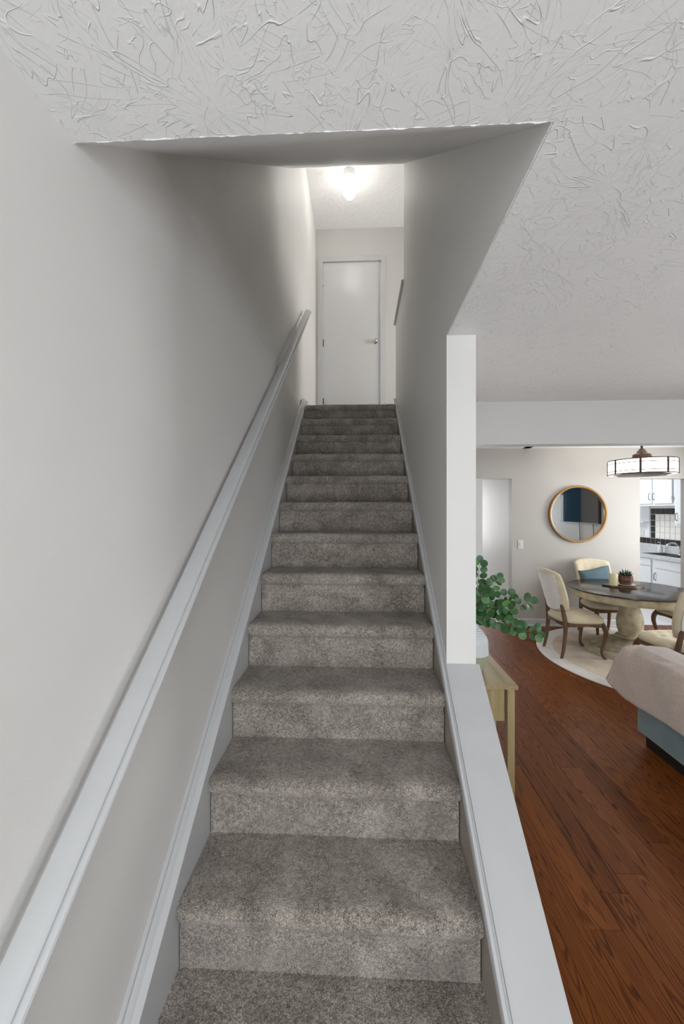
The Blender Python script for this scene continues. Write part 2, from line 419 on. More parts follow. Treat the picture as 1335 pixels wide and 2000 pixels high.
# sloping underside over the stair
bm = prism([(YO, ZC), (3.80, 4.93), (3.80, 5.10), (YO, ZC + .17)], 'x', XL - .016, XW)
struct('ceiling', bm, 'ceiling', 'grey sloping plaster soffit over the stairs')
struct('wall_bulkhead', bx(XL - .016, 2.2, 3.72, 3.80, 5.0, ZUC), 'wall')
bm = bx(XW, 2.2, 3.68, 3.80, ZC + .13, ZUC)
struct('wall_upper_front', bm, 'wall')
struct('ceiling', bx(XL - .016, 2.2, 3.72, YU, ZUC, ZUC + .1), 'ceiling', 'white textured ceiling of the upper hall')
# upper back wall with its door opening
DX0, DX1, DZ = -.560, .322, 5.372
bm = bx(XL - .016, DX0 - .01, YU, YU + .12, ZC, ZUC); add_box(bm, DX1 + .01, 2.2, YU, YU + .12, ZC, ZUC); add_box(bm, DX0 - .01, DX1 + .01, YU, YU + .12, DZ + .01, ZUC)
struct('wall_upper_back', bm, 'white_wall', 'white end wall of the upper hall around the door')
struct('wall_upper_right', bx(2.2, 2.3, 3.7, YU + .12, ZC, ZUC), 'white_wall')
# dining back wall with opening to the back passage and the kitchen
OX0, OX1, OZ = 1.20, 2.067, 2.0
KX0, KX1, KZ = 3.752, 4.372, 1.993
bm = bmesh.new()
add_box(bm, XW - .05, OX0, YB, YB + .12, 0, ZC); add_box(bm, OX0, OX1, YB, YB + .12, OZ, ZC); add_box(bm, OX1, KX0, YB, YB + .12, 0, ZC)
add_box(bm, KX0, KX1, YB, YB + .12, KZ, ZC); add_box(bm, KX1, XE + .1, YB, YB + .12, 0, ZC)
struct('wall_back', bm, 'wall_dining', 'greige dining room wall with the round mirror')
# header beam between living and dining room
struct('wall_header', bx(XW, XE, 3.08, 3.20, 2.078, ZC), 'white_wall', 'white dropped header between living and dining room')
# front wall with window and an added glazed door opening for stair light, right wall with an assumed dining window (behind and beside the camera)
bm = bmesh.new()
for a in ((XL, -.45, 0, ZC), (-.45, .35, 2.07, ZC), (-.45, .35, 0, .17), (.35, 2.78, 0, ZC), (2.78, 4.3, 0, .8), (2.78, 4.3, 2.1, ZC), (4.3, XE, 0, ZC)):
    add_box(bm, a[0], a[1], YF - .12, YF, a[2], a[3])
struct('wall_front', bm, 'wall_dining')
bm = bmesh.new()
for a in ((YF, 3.5, 0, ZC), (3.5, 4.8, 0, .7), (3.5, 4.8, 2.0, ZC), (4.8, YB, 0, ZC)): add_box(bm, XE, XE + .12, a[0], a[1], a[2], a[3])
struct('wall_right', bm, 'wall_dining', 'living room wall that carries the television')
def window(name, axis, a0, a1, z0, z1, p, nv, nh):
    """frame and muntins; axis 'y' = wall faces y at p"""
    bm = bmesh.new(); f = .05
    def B(u0, u1, w0, w1, dd=.03):
        if axis == 'y': add_box(bm, u0, u1, p - .1, p - .1 + dd, w0, w1)
        else: add_box(bm, p + .1 - dd, p + .1, u0, u1, w0, w1)
    B(a0, a0 + f, z0, z1); B(a1 - f, a1, z0, z1); B(a0 + f, a1 - f, z0, z0 + f); B(a0 + f, a1 - f, z1 - f, z1)
    o = struct(name, bm, 'trim')
    for i in range(1, nv):
        b2 = bmesh.new(); bm = b2; u = a0 + (a1 - a0) * i / nv; B(u - .012, u + .012, z0 + f, z1 - f, .02); obj('muntin', b2, 'trim', o)
    for i in range(1, nh):
        b2 = bmesh.new(); bm = b2; u = z0 + (z1 - z0) * i / nh; B(a0 + f, a1 - f, u - .012, u + .012, .02); obj('muntin', b2, 'trim', o)
    return o
window('window_1', 'y', 2.78, 4.3, .8, 2.1, YF, 2, 2)
window('assumed_dining_window', 'x', 3.5, 4.8, .7, 2.0, XE, 2, 2)  # unseen dining window, assumed from the handrail's shadow
window('added_glazed_door', 'y', -.45, .35, .17, 2.07, YF, 1, 1)  # unseen door added to let fill light onto the stairs
# kitchen shell
struct('wall_kitchen', bx(5.17, 5.29, YB + .12, 8.4, 0, 2.45), 'grout', 'kitchen wall with black and white tiles')
struct('wall_kitchen_back', bx(1.0, 5.29, 8.4, 8.5, 0, 2.45), 'white_wall')
struct('wall_passage_left', bx(.88, 1.0, YB + .12, 8.4, 0, 2.45), 'white_wall')
bm = prism([(OX1, YB + .12), (KX0 - .25, YB + .12), (KX0 - .25, 6.66), (OX1, 6.66)], 'z', 0, 2.45)
struct('wall_pantry', bm, 'white_wall', 'white wall beyond the opening beside the light switch')
struct('ceiling', bx(.88, 5.29, YB + .12, 8.5, 2.45, 2.55), 'white_wall')
# baseboards
def base_prof(x0, x1):
    bm = prism([(YB, 0), (YB - .022, 0), (YB - .022, .018), (YB - .014, .026), (YB - .014, .088), (YB - .008, .10), (YB, .10)], 'x', x0, x1); return bm
struct('baseboard_back', base_prof(OX1 + .0, KX0), 'trim', 'white baseboard under the mirror wall')
struct('baseboard_back', base_prof(KX1, XE), 'trim')

# stair skirts, cap of the knee wall, cap of the upper guard
lz = lambda y: .543 + .787 * (y - 1.512)               # top of left skirt at the wall
prof = [(XL, 0), (XL + .004, 0), (XL + .010, -.006), (XL + .012, -.018), (XL + .022, -.024), (XL + .028, -.034), (XL + .046, -.038), (XL + .05, -.042), (XL + .05, -.52), (XL, -.52)]
path = [(.2, lz(.2)), (4.40, lz(4.40)), (4.58, lz(4.58) - .06)]
struct('trim_1', sweep(prof, path), 'trim', 'white moulded stair skirt below the handrail', smooth=True, angle=35)
rz = lambda y: .823 + .787 * (y - YP)
prof = [(XR, .004), (XR - .005, .004), (XR - .006, -.010), (XR - .012, -.014), (XR - .014, -.006), (XR - .024, -.008), (XR - .027, -.014), (XR - .027, -.05), (XR, -.05)]
path = [(.70, rz(.70)), (4.36, rz(4.36)), (4.50, rz(4.50))]
t2 = struct('trim_2', sweep(prof, path), 'trim', 'white moulded stair skirt along the post wall', smooth=True, angle=35)
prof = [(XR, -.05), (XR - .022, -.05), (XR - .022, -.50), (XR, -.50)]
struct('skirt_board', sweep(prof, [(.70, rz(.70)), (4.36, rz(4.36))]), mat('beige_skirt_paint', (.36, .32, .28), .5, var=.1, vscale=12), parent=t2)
cz = lambda y: .819 + .787 * (y - YP)
prof = [(XR - .004, 0), (XR + .002, .003), (XW + .012, .003), (XW + .017, 0), (XW + .017, -.022), (XW + .010, -.026), (XR - .004, -.026)]
struct('trim_3', sweep(prof, [(.72, cz(.72)), (YP - .001, cz(YP))]), 'trim', 'smooth white sloping cap on the knee wall', smooth=True, angle=35)
struct('trim_4', bx(XR - .022, XW + .03, 3.742, 4.60, 3.74, 3.775, bevel=.004), 'trim', 'grey-white cap on the guard wall at the stair head')

# ------------------------------------------------------------------ the carpeted staircase
st = thing('staircase', 'straight staircase covered in grey-brown heather carpet', 'stairs', (0, CRE[0], 0))
def step_mesh(k):
    y, y2, zb, zt = CRE[k - 1], CRE[k], ZT[k - 1], ZT[k]
    prof = [(y + .004, zb - .012), (y, zb + .01), (y - .001, zt - .10), (y - .003, zt - .072), (y - .012, zt - .066), (y - .026, zt - .058), (y - .034, zt - .042), (y - .036, zt - .026), (y - .030, zt - .011), (y - .016, zt - .002), (y + .01, zt + .0015), (y + .05, zt), (y + .10, zt - .001), (y + .15, zt - .002), (y + .20, zt - .002), (y2 - .02, zt - .001), (y2 + .012, zt)]
    if k == 12: prof = [(p[0], p[1]) for p in prof]
    bm = bmesh.new(); nx = 44; x0, x1 = -.610, .397
    rings = []
    for i in range(nx + 1):
        u = i / nx; x = x0 + (x1 - x0) * u
        edge = min(u, 1 - u) * (x1 - x0)
        r = []
        for j, (py, pz) in enumerate(prof):
            w = noise.noise(Vector((x * 9, py * 9 + k * 3.1, pz * 9))) * .0035 + noise.noise(Vector((x * 2.4, k * 5.7 + j * .15, 0))) * .004
            dz = w if j >= 5 else 0; dy = w if 1 <= j <= 10 else 0
            rd = max(0, .03 - edge) / .03
            yy = py + dy + (rd * rd * .012 if 3 <= j <= 10 else 0)
            xx = x + (.004 * (1 if u < .5 else -1) if (j <= 3 and edge < .002) else 0)
            r.append(bm.verts.new((xx, yy - CRE[0], pz + dz - (rd * rd * .006 if j >= 7 else 0))))
        rings.append(r)
    for a, b in zip(rings, rings[1:]):
        for j in range(len(prof) - 1): bm.faces.new((a[j], b[j], b[j + 1], a[j + 1]))
    for r in (rings[0], rings[-1]):                     # side walls down to the stringer
        a = bm.verts.new((r[0].co.x, y2 + .012 - CRE[0], zb - .012)); bm.faces.new(r + [a])
    bmesh.ops.recalc_face_normals(bm, faces=bm.faces[:])
    return bm
for k in range(1, 13):
    obj('carpeted_step', step_mesh(k), 'carpet', st, smooth=True, angle=50)

# ------------------------------------------------------------------ handrail
hr = thing('handrail', 'white moulded handrail sloping up the left stair wall', 'handrail', (XL, .25, 0))
hz = lambda y: .945 + .8155 * (y - .903)
prof = [(.020, -.002), (.024, 0), (.062, -.003), (.073, -.007), (.0775, -.013), (.0770, -.023), (.084, -.0225), (.090, -.025), (.0925, -.031), (.089, -.037), (.083, -.040), (.070, -.046), (.026, -.046), (.020, -.040)]
rail = obj('rail', sweep(prof, [(0, hz(.25)), (4.58 - .25, hz(4.58))]), 'trim', hr, smooth=True, angle=40)
for y in (.5, 1.4, 2.3, 3.2, 4.1):
    bm = bmesh.new(); add_box(bm, 0, .03, y - .25 - .02, y - .25 + .02, hz(y) - .11, hz(y) - .058); obj('bracket', bm, 'trim', hr)

# ------------------------------------------------------------------ upstairs door
dr = bpy.data.objects.new('door_1', None); C.objects.link(dr); dr.location = (0, YU, ZU); dr['kind'] = 'structure'; dr['label'] = 'plain white door at the head of the stairs'
leaf = obj('door_leaf', bx(DX0, DX1, .012, .05, .006, DZ - ZU), 'door', dr)
bm = bmesh.new(); w = .076
add_box(bm, DX0 - w, DX0 - .004, -.016, 0, 0, DZ - ZU + w); add_box(bm, DX1 + .004, DX1 + w, -.016, 0, 0, DZ - ZU + w); add_box(bm, DX0 - .004, DX1 + .004, -.016, 0, DZ - ZU + .004, DZ - ZU + w)
add_box(bm, DX0 - .012, DX0 - .004, 0, .1, 0, DZ - ZU + .01); add_box(bm, DX1 + .004, DX1 + .012, 0, .1, 0, DZ - ZU + .01); add_box(bm, DX0 - .01, DX1 + .01, 0, .1, DZ - ZU + .004, DZ - ZU + .01)
obj('door_casing', bm, 'trim', dr)
for z in (.50, 1.40, 2.32):
    obj('hinge', bx(DX0 - .003, DX0 + .010, -.012, .012, z - .05, z + .05), 'trim' if z > 2 else 'hinge', dr)
kb = lathe([(0, 0), (.036, 0), (.036, .006), (.016, .012), (.013, .034), (.026, .044), (.033, .056), (.030, .070), (.018, .078), (0, .080)], n=20)
o = obj('door_knob', kb, 'chrome', dr, True); o.rotation_euler = (PI / 2, 0, 0); o.location = (.236, .012, 4.144 - ZU)
o['label'] = 'round chrome door knob'

# ------------------------------------------------------------------ ceiling globe light upstairs
gl = thing('ceiling_globe_light', 'bare lit oval globe in a white socket on the upstairs ceiling', 'ceiling light', (-.13, 4.95, ZUC))
obj('socket', lathe([(0, 0), (.068, 0), (.072, -.02), (.066, -.075), (.060, -.10), (0, -.10)], n=28), 'porcelain', gl, True, 40)
obj('globe', lathe([(.05, -.09), (.072, -.115), (.087, -.155), (.092, -.20), (.088, -.25), (.074, -.295), (.05, -.328), (.022, -.345), (0, -.348)], n=28), 'globe', gl, True)

# ------------------------------------------------------------------ console table with basket, vase and eucalyptus
ct = thing('console_table', 'narrow pale oak console table behind the stair wall', 'table', (.71, 2.12, 0))
obj('table_top', bx(-.135, .137, 0, 1.25, .602, .624, bevel=.002), 'console_top', ct)
obj('end_panel', bx(-.125, .075, .030, .046, .42, .602), 'console', ct)
obj('front_panel', bx(.105, .12, .05, 1.20, .42, .602), 'console', ct)
obj('end_panel', bx(-.125, .075, 1.204, 1.22, .42, .602), 'console', ct)
for lx in (-.125, .085):
    for ly in (.012, 1.195):
        obj('leg', bx(lx, lx + .038, ly, ly + .038, 0, .602, bevel=.0015), 'console', ct)
bk = thing('woven_basket', 'grey rope basket under the console table', 'basket', (.705, 2.42, 0))
for i in range(13):
    r = .085 + .025 * math.sin(min(1, i / 8) * PI / 2); z = .013 + i * .0235
    bm = bmesh.new(); n = 28
    add_tube(bm, [((r) * math.cos(2 * PI * q / n), (r) * math.sin(2 * PI * q / n), z) for q in range(n + 1)], .0135, 6)
    obj('rope_coil', bm, 'basket', bk, True)
obj('base', lathe([(0, .004), (.085, .004), (.085, .012), (0, .012)], n=24), 'basket', bk)
obj('lining', lathe([(0, .013), (.07, .014), (.095, .2), (.10, .30)], n=24), 'blackplastic', bk, True)

vs_ = thing('vase', 'ribbed white vase with a sage green base on the console', 'vase', (.672, 2.34, .624))
prof = [(0, 0), (.052, 0), (.058, .006), (.070, .04), (.080, .075), (.084, .095)]
obj('base', lathe(prof + [(.080, .096), (0, .096)], n=40), 'vase_green', vs_, True, 50)
prof = [(.084, .095)]
for i in range(14):
    t_ = i / 13; r = .0865 - .006 * t_ - .050 * max(0, t_ - .45) ** 1.6 / .55 ** 1.6
    z = .098 + .15 * t_
    prof += [(r, z), (r - .0012, z + .007)]
prof += [(.030, .262), (.032, .275), (.026, .275), (.024, .24), (0, .20)]
obj('body', lathe(prof, n=40), 'vase_white', vs_, True, 25)

eu = thing('eucalyptus_branches', 'green eucalyptus branches with round leaves standing in the vase', 'plant', (.672, 2.34, .70))
base = Vector((.672, 2.34, .70))
def leaf_mesh(name, m):
    bm = bmesh.new(); n = 12
    c = bm.verts.new((0, .5, -.05)); r1 = []; r2 = []
    for i in range(n):
        a = 2 * PI * i / n
        r1.append(bm.verts.new((.27 * math.sin(a), .5 - .27 * math.cos(a), -.035)))
        w = .47 * (1 + .04 * math.cos(2 * a))
        r2.append(bm.verts.new((w * math.sin(a), .5 - .5 * math.cos(a), .0 + .04 * math.cos(a))))
    for i in range(n):
        j = (i + 1) % n; bm.faces.new((c, r1[j], r1[i])); bm.faces.new((r1[i], r1[j], r2[j], r2[i]))
    me = bpy.data.meshes.new(name); bm.to_mesh(me); bm.free(); me.materials.append(M[m])
    for p in me.polygons: p.use_smooth = True
    return me
LM = [leaf_mesh('leaf', 'leaf'), leaf_mesh('leaf', 'leaf_pale')]
rl = random.Random(21)
def add_leaf(p, d, size, pale=False, face=None):
    o = bpy.data.objects.new('leaf', LM[1 if pale else 0]); C.objects.link(o); o.parent = eu
    d = Vector(d).normalized()
    nrm = Vector(face) if face else Vector((rl.uniform(-.5, .5), -1 + rl.uniform(-.3, .6), rl.uniform(-.2, .9)))
    nrm = (nrm - d * nrm.dot(d)).normalized(); xx = d.cross(nrm)
    R = Matrix((xx, d, nrm)).transposed()
    o.matrix_local = Matrix.Translation(Vector(p) - base) @ R.to_4x4() @ Matrix.Diagonal((size, size, size, 1))
neck = (.672, 2.34, .90)
stems = [  # waypoints and leaf size
    ([(.70, 2.33, .93), (.80, 2.30, .925), (.90, 2.27, .885), (1.00, 2.25, .868)], .046),
    ([(.70, 2.33, .95), (.80, 2.32, .965), (.90, 2.31, 1.00), (.985, 2.30, 1.035)], .046),
    ([(.70, 2.34, .97), (.78, 2.34, 1.02), (.84, 2.34, 1.05), (.89, 2.34, 1.055)], .044),
    ([(.69, 2.35, .98), (.74, 2.36, 1.06), (.79, 2.36, 1.11), (.82, 2.36, 1.15)], .046),
    ([(.68, 2.35, 1.0), (.70, 2.36, 1.10), (.71, 2.36, 1.18), (.715, 2.36, 1.25)], .044),
    ([(.69, 2.33, .95), (.74, 2.30, .99), (.80, 2.27, 1.01), (.85, 2.25, 1.00)], .044),
    ([(.69, 2.33, .93), (.75, 2.28, .94), (.81, 2.24, .93), (.87, 2.20, .915)], .046),
    ([(.68, 2.38, .98), (.73, 2.42, 1.05), (.77, 2.45, 1.08)], .046),
    ([(.675, 2.30, .98), (.69, 2.27, 1.05), (.71, 2.25, 1.10)], .044),
]
for si, (way, sz) in enumerate(stems):
    pts = smooth_path([(.672, 2.34, .74), neck] + way, 7)
    obj('stem', tube([q - base for q in pts], lerp_list([.0032, .0026, .0020, .0012], len(pts)), 5), 'stem', eu, True)
    L = len(pts); cnt = 0
    k = 9
    while k < L:
        p = pts[k]; tdir = (pts[min(k + 1, L - 1)] - pts[k - 1]).normalized()
        for sgn in (-1, 1):
            side = tdir.cross(Vector((rl.uniform(-.4, .4), 1, rl.uniform(-.4, .4)))).normalized() * sgn
            d_ = side * 1.0 + tdir * rl.uniform(.1, .7) + Vector((0, rl.uniform(-.5, .5), 0))
            add_leaf(p + d_.normalized() * .006, d_, sz * rl.uniform(.78, 1.22), rl.random() < .22)
        k += rl.choice((3, 3, 4))
    add_leaf(pts[-1], tdir, sz * 1.05)

# ------------------------------------------------------------------ rug
rg = thing('round_rug', 'round oatmeal rug with a pale border under the dining table', 'rug', (3.13, 4.22, 0))
obj('pile', lathe([(0, 0), (.985, 0), (.985, .012), (.95, .014), (0, .014)], n=96), 'rug', rg)
obj('border', lathe([(.985, 0), (1.145, 0), (1.15, .006), (1.14, .012), (1.06, .0135), (.985, .013)], n=96), 'rug_edge', rg)

# ------------------------------------------------------------------ dining table
TX, TY = 3.00, 4.47
dt = thing('dining_table', 'round pedestal dining table with dark top and cream base', 'table', (TX, TY, .014))
obj('table_top', lathe([(0, .664), (.585, .664), (.600, .670), (.607, .677), (.606, .683), (.596, .687), (0, .688)], n=72), 'table_top', dt, True, 40)
obj('apron', lathe([(.50, .664), (.565, .664), (.568, .655), (.560, .650), (.560, .598), (.566, .594), (.564, .588), (.545, .586), (.50, .586)], n=72), 'table_base', dt, True, 40)
obj('support_frame', bx(-.5, .5, -.06, .06, .60, .662), 'table_base', dt)
obj('pedestal', lathe([(0, .60), (.125, .60), (.128, .575), (.105, .555), (.115, .535), (.115, .52), (.092, .505), (.095, .46), (.115, .40), (.128, .33), (.125, .26), (.105, .19), (.10, .175), (.135, .165), (.14, .15), (.12, .138), (.17, .115), (0, .115)], n=40), 'table_base', dt, True, 40)
obj('base', lathe([(0, .115), (.19, .115), (.25, .10), (.30, .075), (.36, .065), (.365, .05), (.43, .042), (.455, .03), (.46, 0), (0, 0)], n=56), 'table_base', dt, True, 30)

# ------------------------------------------------------------------ dining chairs
def seat_outline(a, w, dp):
    """superellipse-like seat plan, wider at the front"""
    c, s = math.cos(a), math.sin(a); n = 3.2
    r = (abs(c) ** n + abs(s) ** n) ** (-1 / n)
    x, y = r * c, r * s
    return x * w * (1 + .08 * y), y * dp
def make_chair(label):
    t = thing('dining_chair', label, 'chair', group=None)
    # seat cushion, tufted
    bm = bmesh.new(); na, nr = 40, 12; W, D = .235, .225
    btn = [(-.10, -.09), (.0, -.09), (.10, -.09), (-.05, 0), (.05, 0), (-.14, 0), (.14, 0), (-.10, .09), (0, .09), (.10, .09)]
    top = []
    for i in range(nr + 1):
        q = i / nr; ring = []
        for j in range(na):
            x, y = seat_outline(2 * PI * j / na, W, D); x *= q; y *= q
            z = .462 - .045 * q ** 4
            if q > .01:
                for bx_, by_ in btn: z -= .030 * math.exp(-math.sqrt((x - bx_) ** 2 + (y - by_) ** 2) / .022)
            ring.append(bm.verts.new((x, y, z)))
            if i == 0: break
        top.append(ring)
    for j in range(na): bm.faces.new((top[0][0], top[1][j], top[1][(j + 1) % na]))
    for a, b in zip(top[1:], top[2:]):
        for j in range(na): bm.faces.new((a[j], b[j], b[(j + 1) % na], a[(j + 1) % na]))
    prev = top[-1]
    for q, z in ((1.03, .405), (1.035, .39), (1.01, .372), (.9, .37)):
        ring = []
        for j in range(na):
            x, y = seat_outline(2 * PI * j / na, W, D); ring.append(bm.verts.new((x * q, y * q, z)))
        for j in range(na): bm.faces.new((prev[j], ring[j], ring[(j + 1) % na], prev[(j + 1) % na]))
        prev = ring
    bm.faces.new(prev); bmesh.ops.recalc_face_normals(bm, faces=bm.faces[:])
    obj('seat', bm, 'linen', t, True)
    # wooden seat rail with a curved lower edge
    bm = bmesh.new(); rows = []
    for q, zz in ((1.0, .374), (1.02, .372), (1.02, .345), (.94, .345), (.94, .374)):
        r = []
        for j in range(na):
            a = 2 * PI * j / na; x, y = seat_outline(a, W, D)
            dz = -.014 * abs(math.sin(2 * a)) ** 2 if zz < .36 else 0
            r.append(bm.verts.new((x * q, y * q, zz + dz)))
        rows.append(r)
    for a, b in zip(rows, rows[1:] + rows[:1]):
        for j in range(na): bm.faces.new((a[j], b[j], b[(j + 1) % na], a[(j + 1) % na]))
    bmesh.ops.recalc_face_normals(bm, faces=bm.faces[:])
    obj('seat_rail', bm, 'chair_wood', t, True, 40)
    for s in (-1, 1):
        p = smooth_path([(.195 * s, .175, .365), (.212 * s, .200, .315), (.214 * s, .206, .25), (.200 * s, .190, .16), (.190 * s, .178, .07), (.196 * s, .190, .030), (.204 * s, .202, .012), (.204 * s, .202, .001)], 4)
        obj('leg', tube(p, lerp_list([.027, .030, .027, .020, .0165, .018, .021, .021], len(p)), 8, True), 'chair_wood', t, True, 60)
        p = smooth_path([(.185 * s, -.233, .001), (.185 * s, -.233, .012), (.182 * s, -.212, .10), (.180 * s, -.195, .25), (.178 * s, -.192, .36), (.168 * s, -.205, .46), (.16 * s, -.222, .56)], 4)
        obj('leg', tube(p, lerp_list([.017, .017, .020, .023, .026, .024, .018], len(p)), 8, True), 'chair_wood', t, True, 60)
    # backrest: curved shield, cream front and sides, back panel with daylight put into its colour
    nu, nv = 18, 16
    def bp(u, v, off):
        h = v * .42
        half = .175 + .05 * math.sin(v * PI * .62) + .006 * math.sin(v * 6)
        crest = .024 * math.cos(u * PI / 2)
        cut = .014 * max(0, abs(u) - .75) / .25
        z = .475 + h * (1 + (crest - cut) / .42 * (v ** 3)) + (.03 * (u * u) - .018) * (1 - v) ** 2
        x = u * half
        y = -.20 - .16 * h - .12 * h * h / .42 + .05 * u * u - .012
        return Vector((x, y + off, z))
    def grid(side):
        g = []
        for j in range(nv + 1):
            v = j / nv; r = []
            for i in range(nu + 1):
                u = -1 + 2 * i / nu
                ed = min(1, (1 - abs(u)) / .16, (1 - v) / .14, v / .10 + .0); ed = max(ed, 0)
                puff = math.sqrt(max(0, 1 - (1 - ed) ** 2))
                off = side * (.012 + .022 * puff)
                if side > 0:
                    for bu, bv in ((-.5, .75), (0, .75), (.5, .75), (-.28, .5), (.28, .5), (-.5, .27), (0, .27), (.5, .27), (-.75, .5), (.75, .5)):
                        off -= .020 * math.exp(-math.sqrt(((u - bu) * .2) ** 2 + ((v - bv) * .42) ** 2) / .020)
                r.append(bp(u, v, off))
            g.append(r)
        return g
    bm = bmesh.new(); GF, GB = grid(1), grid(-1)
    VF = [[bm.verts.new(p) for p in r] for r in GF]; VB = [[bm.verts.new(p) for p in r] for r in GB]
    for j in range(nv):
        for i in range(nu):
            bm.faces.new((VF[j][i], VF[j][i + 1], VF[j + 1][i + 1], VF[j + 1][i])); bm.faces.new((VB[j][i], VB[j + 1][i], VB[j + 1][i + 1], VB[j][i + 1]))
    for j in range(nv):
        bm.faces.new((VF[j][0], VF[j + 1][0], VB[j + 1][0], VB[j][0])); bm.faces.new((VF[j][nu], VB[j][nu], VB[j + 1][nu], VF[j + 1][nu]))
    for i in range(nu):
        bm.faces.new((VF[0][i], VB[0][i], VB[0][i + 1], VF[0][i + 1])); bm.faces.new((VF[nv][i], VF[nv][i + 1], VB[nv][i + 1], VB[nv][i]))
    bmesh.ops.recalc_face_normals(bm, faces=bm.faces[:])
    bk_ = obj('backrest', bm, 'linen', t, True)
    bm = bmesh.new(); rows = []
    for j in range(nv + 1):
        v = .06 + .86 * j / nv
        rows.append([bm.verts.new(bp((-1 + 2 * i / nu) * .86, v, -.0375)) for i in range(nu + 1)])
    rows2 = []
    for j in range(nv + 1):
        v = .06 + .86 * j / nv
        rows2.append([bm.verts.new(bp((-1 + 2 * i / nu) * .86, v, -.030)) for i in range(nu + 1)])
    for j in range(nv):
        for i in range(nu): bm.faces.new((rows[j][i], rows[j + 1][i], rows[j + 1][i + 1], rows[j][i + 1]))
    for A in ([(rows[j][0], rows2[j][0]) for j in range(nv + 1)], [(rows[j][nu], rows2[j][nu]) for j in range(nv + 1)], [(rows[0][i], rows2[0][i]) for i in range(nu + 1)], [(rows[nv][i], rows2[nv][i]) for i in range(nu + 1)]):
        for a, b in zip(A, A[1:]): bm.faces.new((a[0], a[1], b[1], b[0]))
    bmesh.ops.recalc_face_normals(bm, faces=bm.faces[:])
    o = obj('back_panel', bm, 'linen_daylit', bk_, True, 40); o['label'] = 'linen panel on the rear of the backrest, daylight tone in its colour'
    loop = [bp(.86 * math.cos(a) if abs(math.cos(a)) < .98 else .86 * math.copysign(1, math.cos(a)), .49 + .43 * math.sin(a), -.036) for a in [2 * PI * i / 40 for i in range(41)]]
    def sqr(a): c, s_ = math.cos(a), math.sin(a); r = (abs(c) ** 6 + abs(s_) ** 6) ** (-1 / 6); return bp(.86 * c * r, .49 + .43 * s_ * r, -.037)
    obj('piping', tube([sqr(2 * PI * i / 56) for i in range(57)], .0035, 5), 'linen', bk_, True)
    return t
ch = make_chair('cream tufted dining chair with its side to the mirror wall, nearest the console')
ch['label'] = 'cream tufted dining chair between the green branches and the table, side-on'
ch.location = (2.345, 4.375, .014); ch.rotation_euler.z = -PI / 2 + .03
spots = [((3.03, 4.965, .014), PI, 'cream tufted dining chair against the mirror wall holding the blue pillow'),
         ((2.80, 3.56, .014), .06, 'cream tufted dining chair standing behind the sofa blanket, back panel showing'),
         ((3.70, 4.58, .014), PI / 2 + .05, 'cream tufted dining chair in front of the kitchen opening')]
for loc, rz_, lab in spots:
    c = dup_tree(ch); c.location = loc; c.rotation_euler = (0, 0, rz_); c['label'] = lab
for o in list(C.objects):
    if o.name.startswith('dining_chair'): o['group'] = 'chairs around the dining table'

# slate pillow on the far chair
bm = bmesh.new(); n = 12; F_, B_ = [], []
for s, G in ((1, F_), (-1, B_)):
    for j in range(n + 1):
        r = []
        for i in range(n + 1):
            u, v = -1 + 2 * i / n, -1 + 2 * j / n
            th = .05 * (max(0, (1 - u * u) * (1 - v * v))) ** .45
            r.append(bm.verts.new((u * .20 * (1 - .06 * (1 - v * v)), s * th, v * .13 * (1 - .08 * (1 - u * u)) + .015 * math.sin(u * 2))))
        G.append(r)
for G in (F_, B_):
    for j in range(n):
        for i in range(n): bm.faces.new((G[j][i], G[j][i + 1], G[j + 1][i + 1], G[j + 1][i]))
bmesh.ops.remove_doubles(bm, verts=bm.verts[:], dist=.0005); bmesh.ops.recalc_face_normals(bm, faces=bm.faces[:])
pw = tag(obj('throw_pillow', bm, 'pillow', None, True), 'slate blue pillow propped on the chair against the mirror wall', 'pillow')
pw.location = (3.03, 5.135, .70); pw.rotation_euler = (-.35, -.10, 0)

# ------------------------------------------------------------------ table centrepiece
ZTB = .702
bm = bmesh.new(); n = 40
outl = [((.20 + .02 * math.sin(3 * a + .5) + .012 * math.sin(7 * a)) * math.cos(a), (.115 + .012 * math.sin(4 * a)) * math.sin(a)) for a in [2 * PI * i / n for i in range(n)]]
tr = tag(obj('wood_slab_tray', prism(outl, 'z', 0, .018, .002), 'tray'), 'live-edge walnut slab on the dining table', 'tray')
tr.location = (2.98, 4.54, ZTB); tr.rotation_euler.z = -.15
cd = thing('pillar_candle', 'ivory pillar candle on the walnut slab', 'candle', (2.872, 4.545, ZTB + .018))
obj('wax', lathe([(0, 0), (.044, 0), (.0445, .006), (.0445, .128), (.041, .134), (.030, .131), (0, .128)], n=28), 'candle', cd, True, 50)
obj('wick', tube([(0, 0, .126), (.001, 0, .142)], .0016, 5), 'black', cd)
pt = thing('potted_succulent', 'small dark succulent in a brown glazed pot on a cream saucer', 'potted plant', (3.0, 4.54, ZTB + .018))
obj('saucer', lathe([(0, 0), (.07, 0), (.092, .012), (.094, .018), (.070, .010), (0, .010)], n=30), 'saucer', pt, True, 40)
obj('pot', lathe([(0, .010), (.048, .010), (.056, .014), (.070, .05), (.073, .075), (.066, .105), (.069, .112), (.062, .114), (.058, .10), (0, .098)], n=30), 'pot', pt, True, 40)
rs = random.Random(3)
lm = None
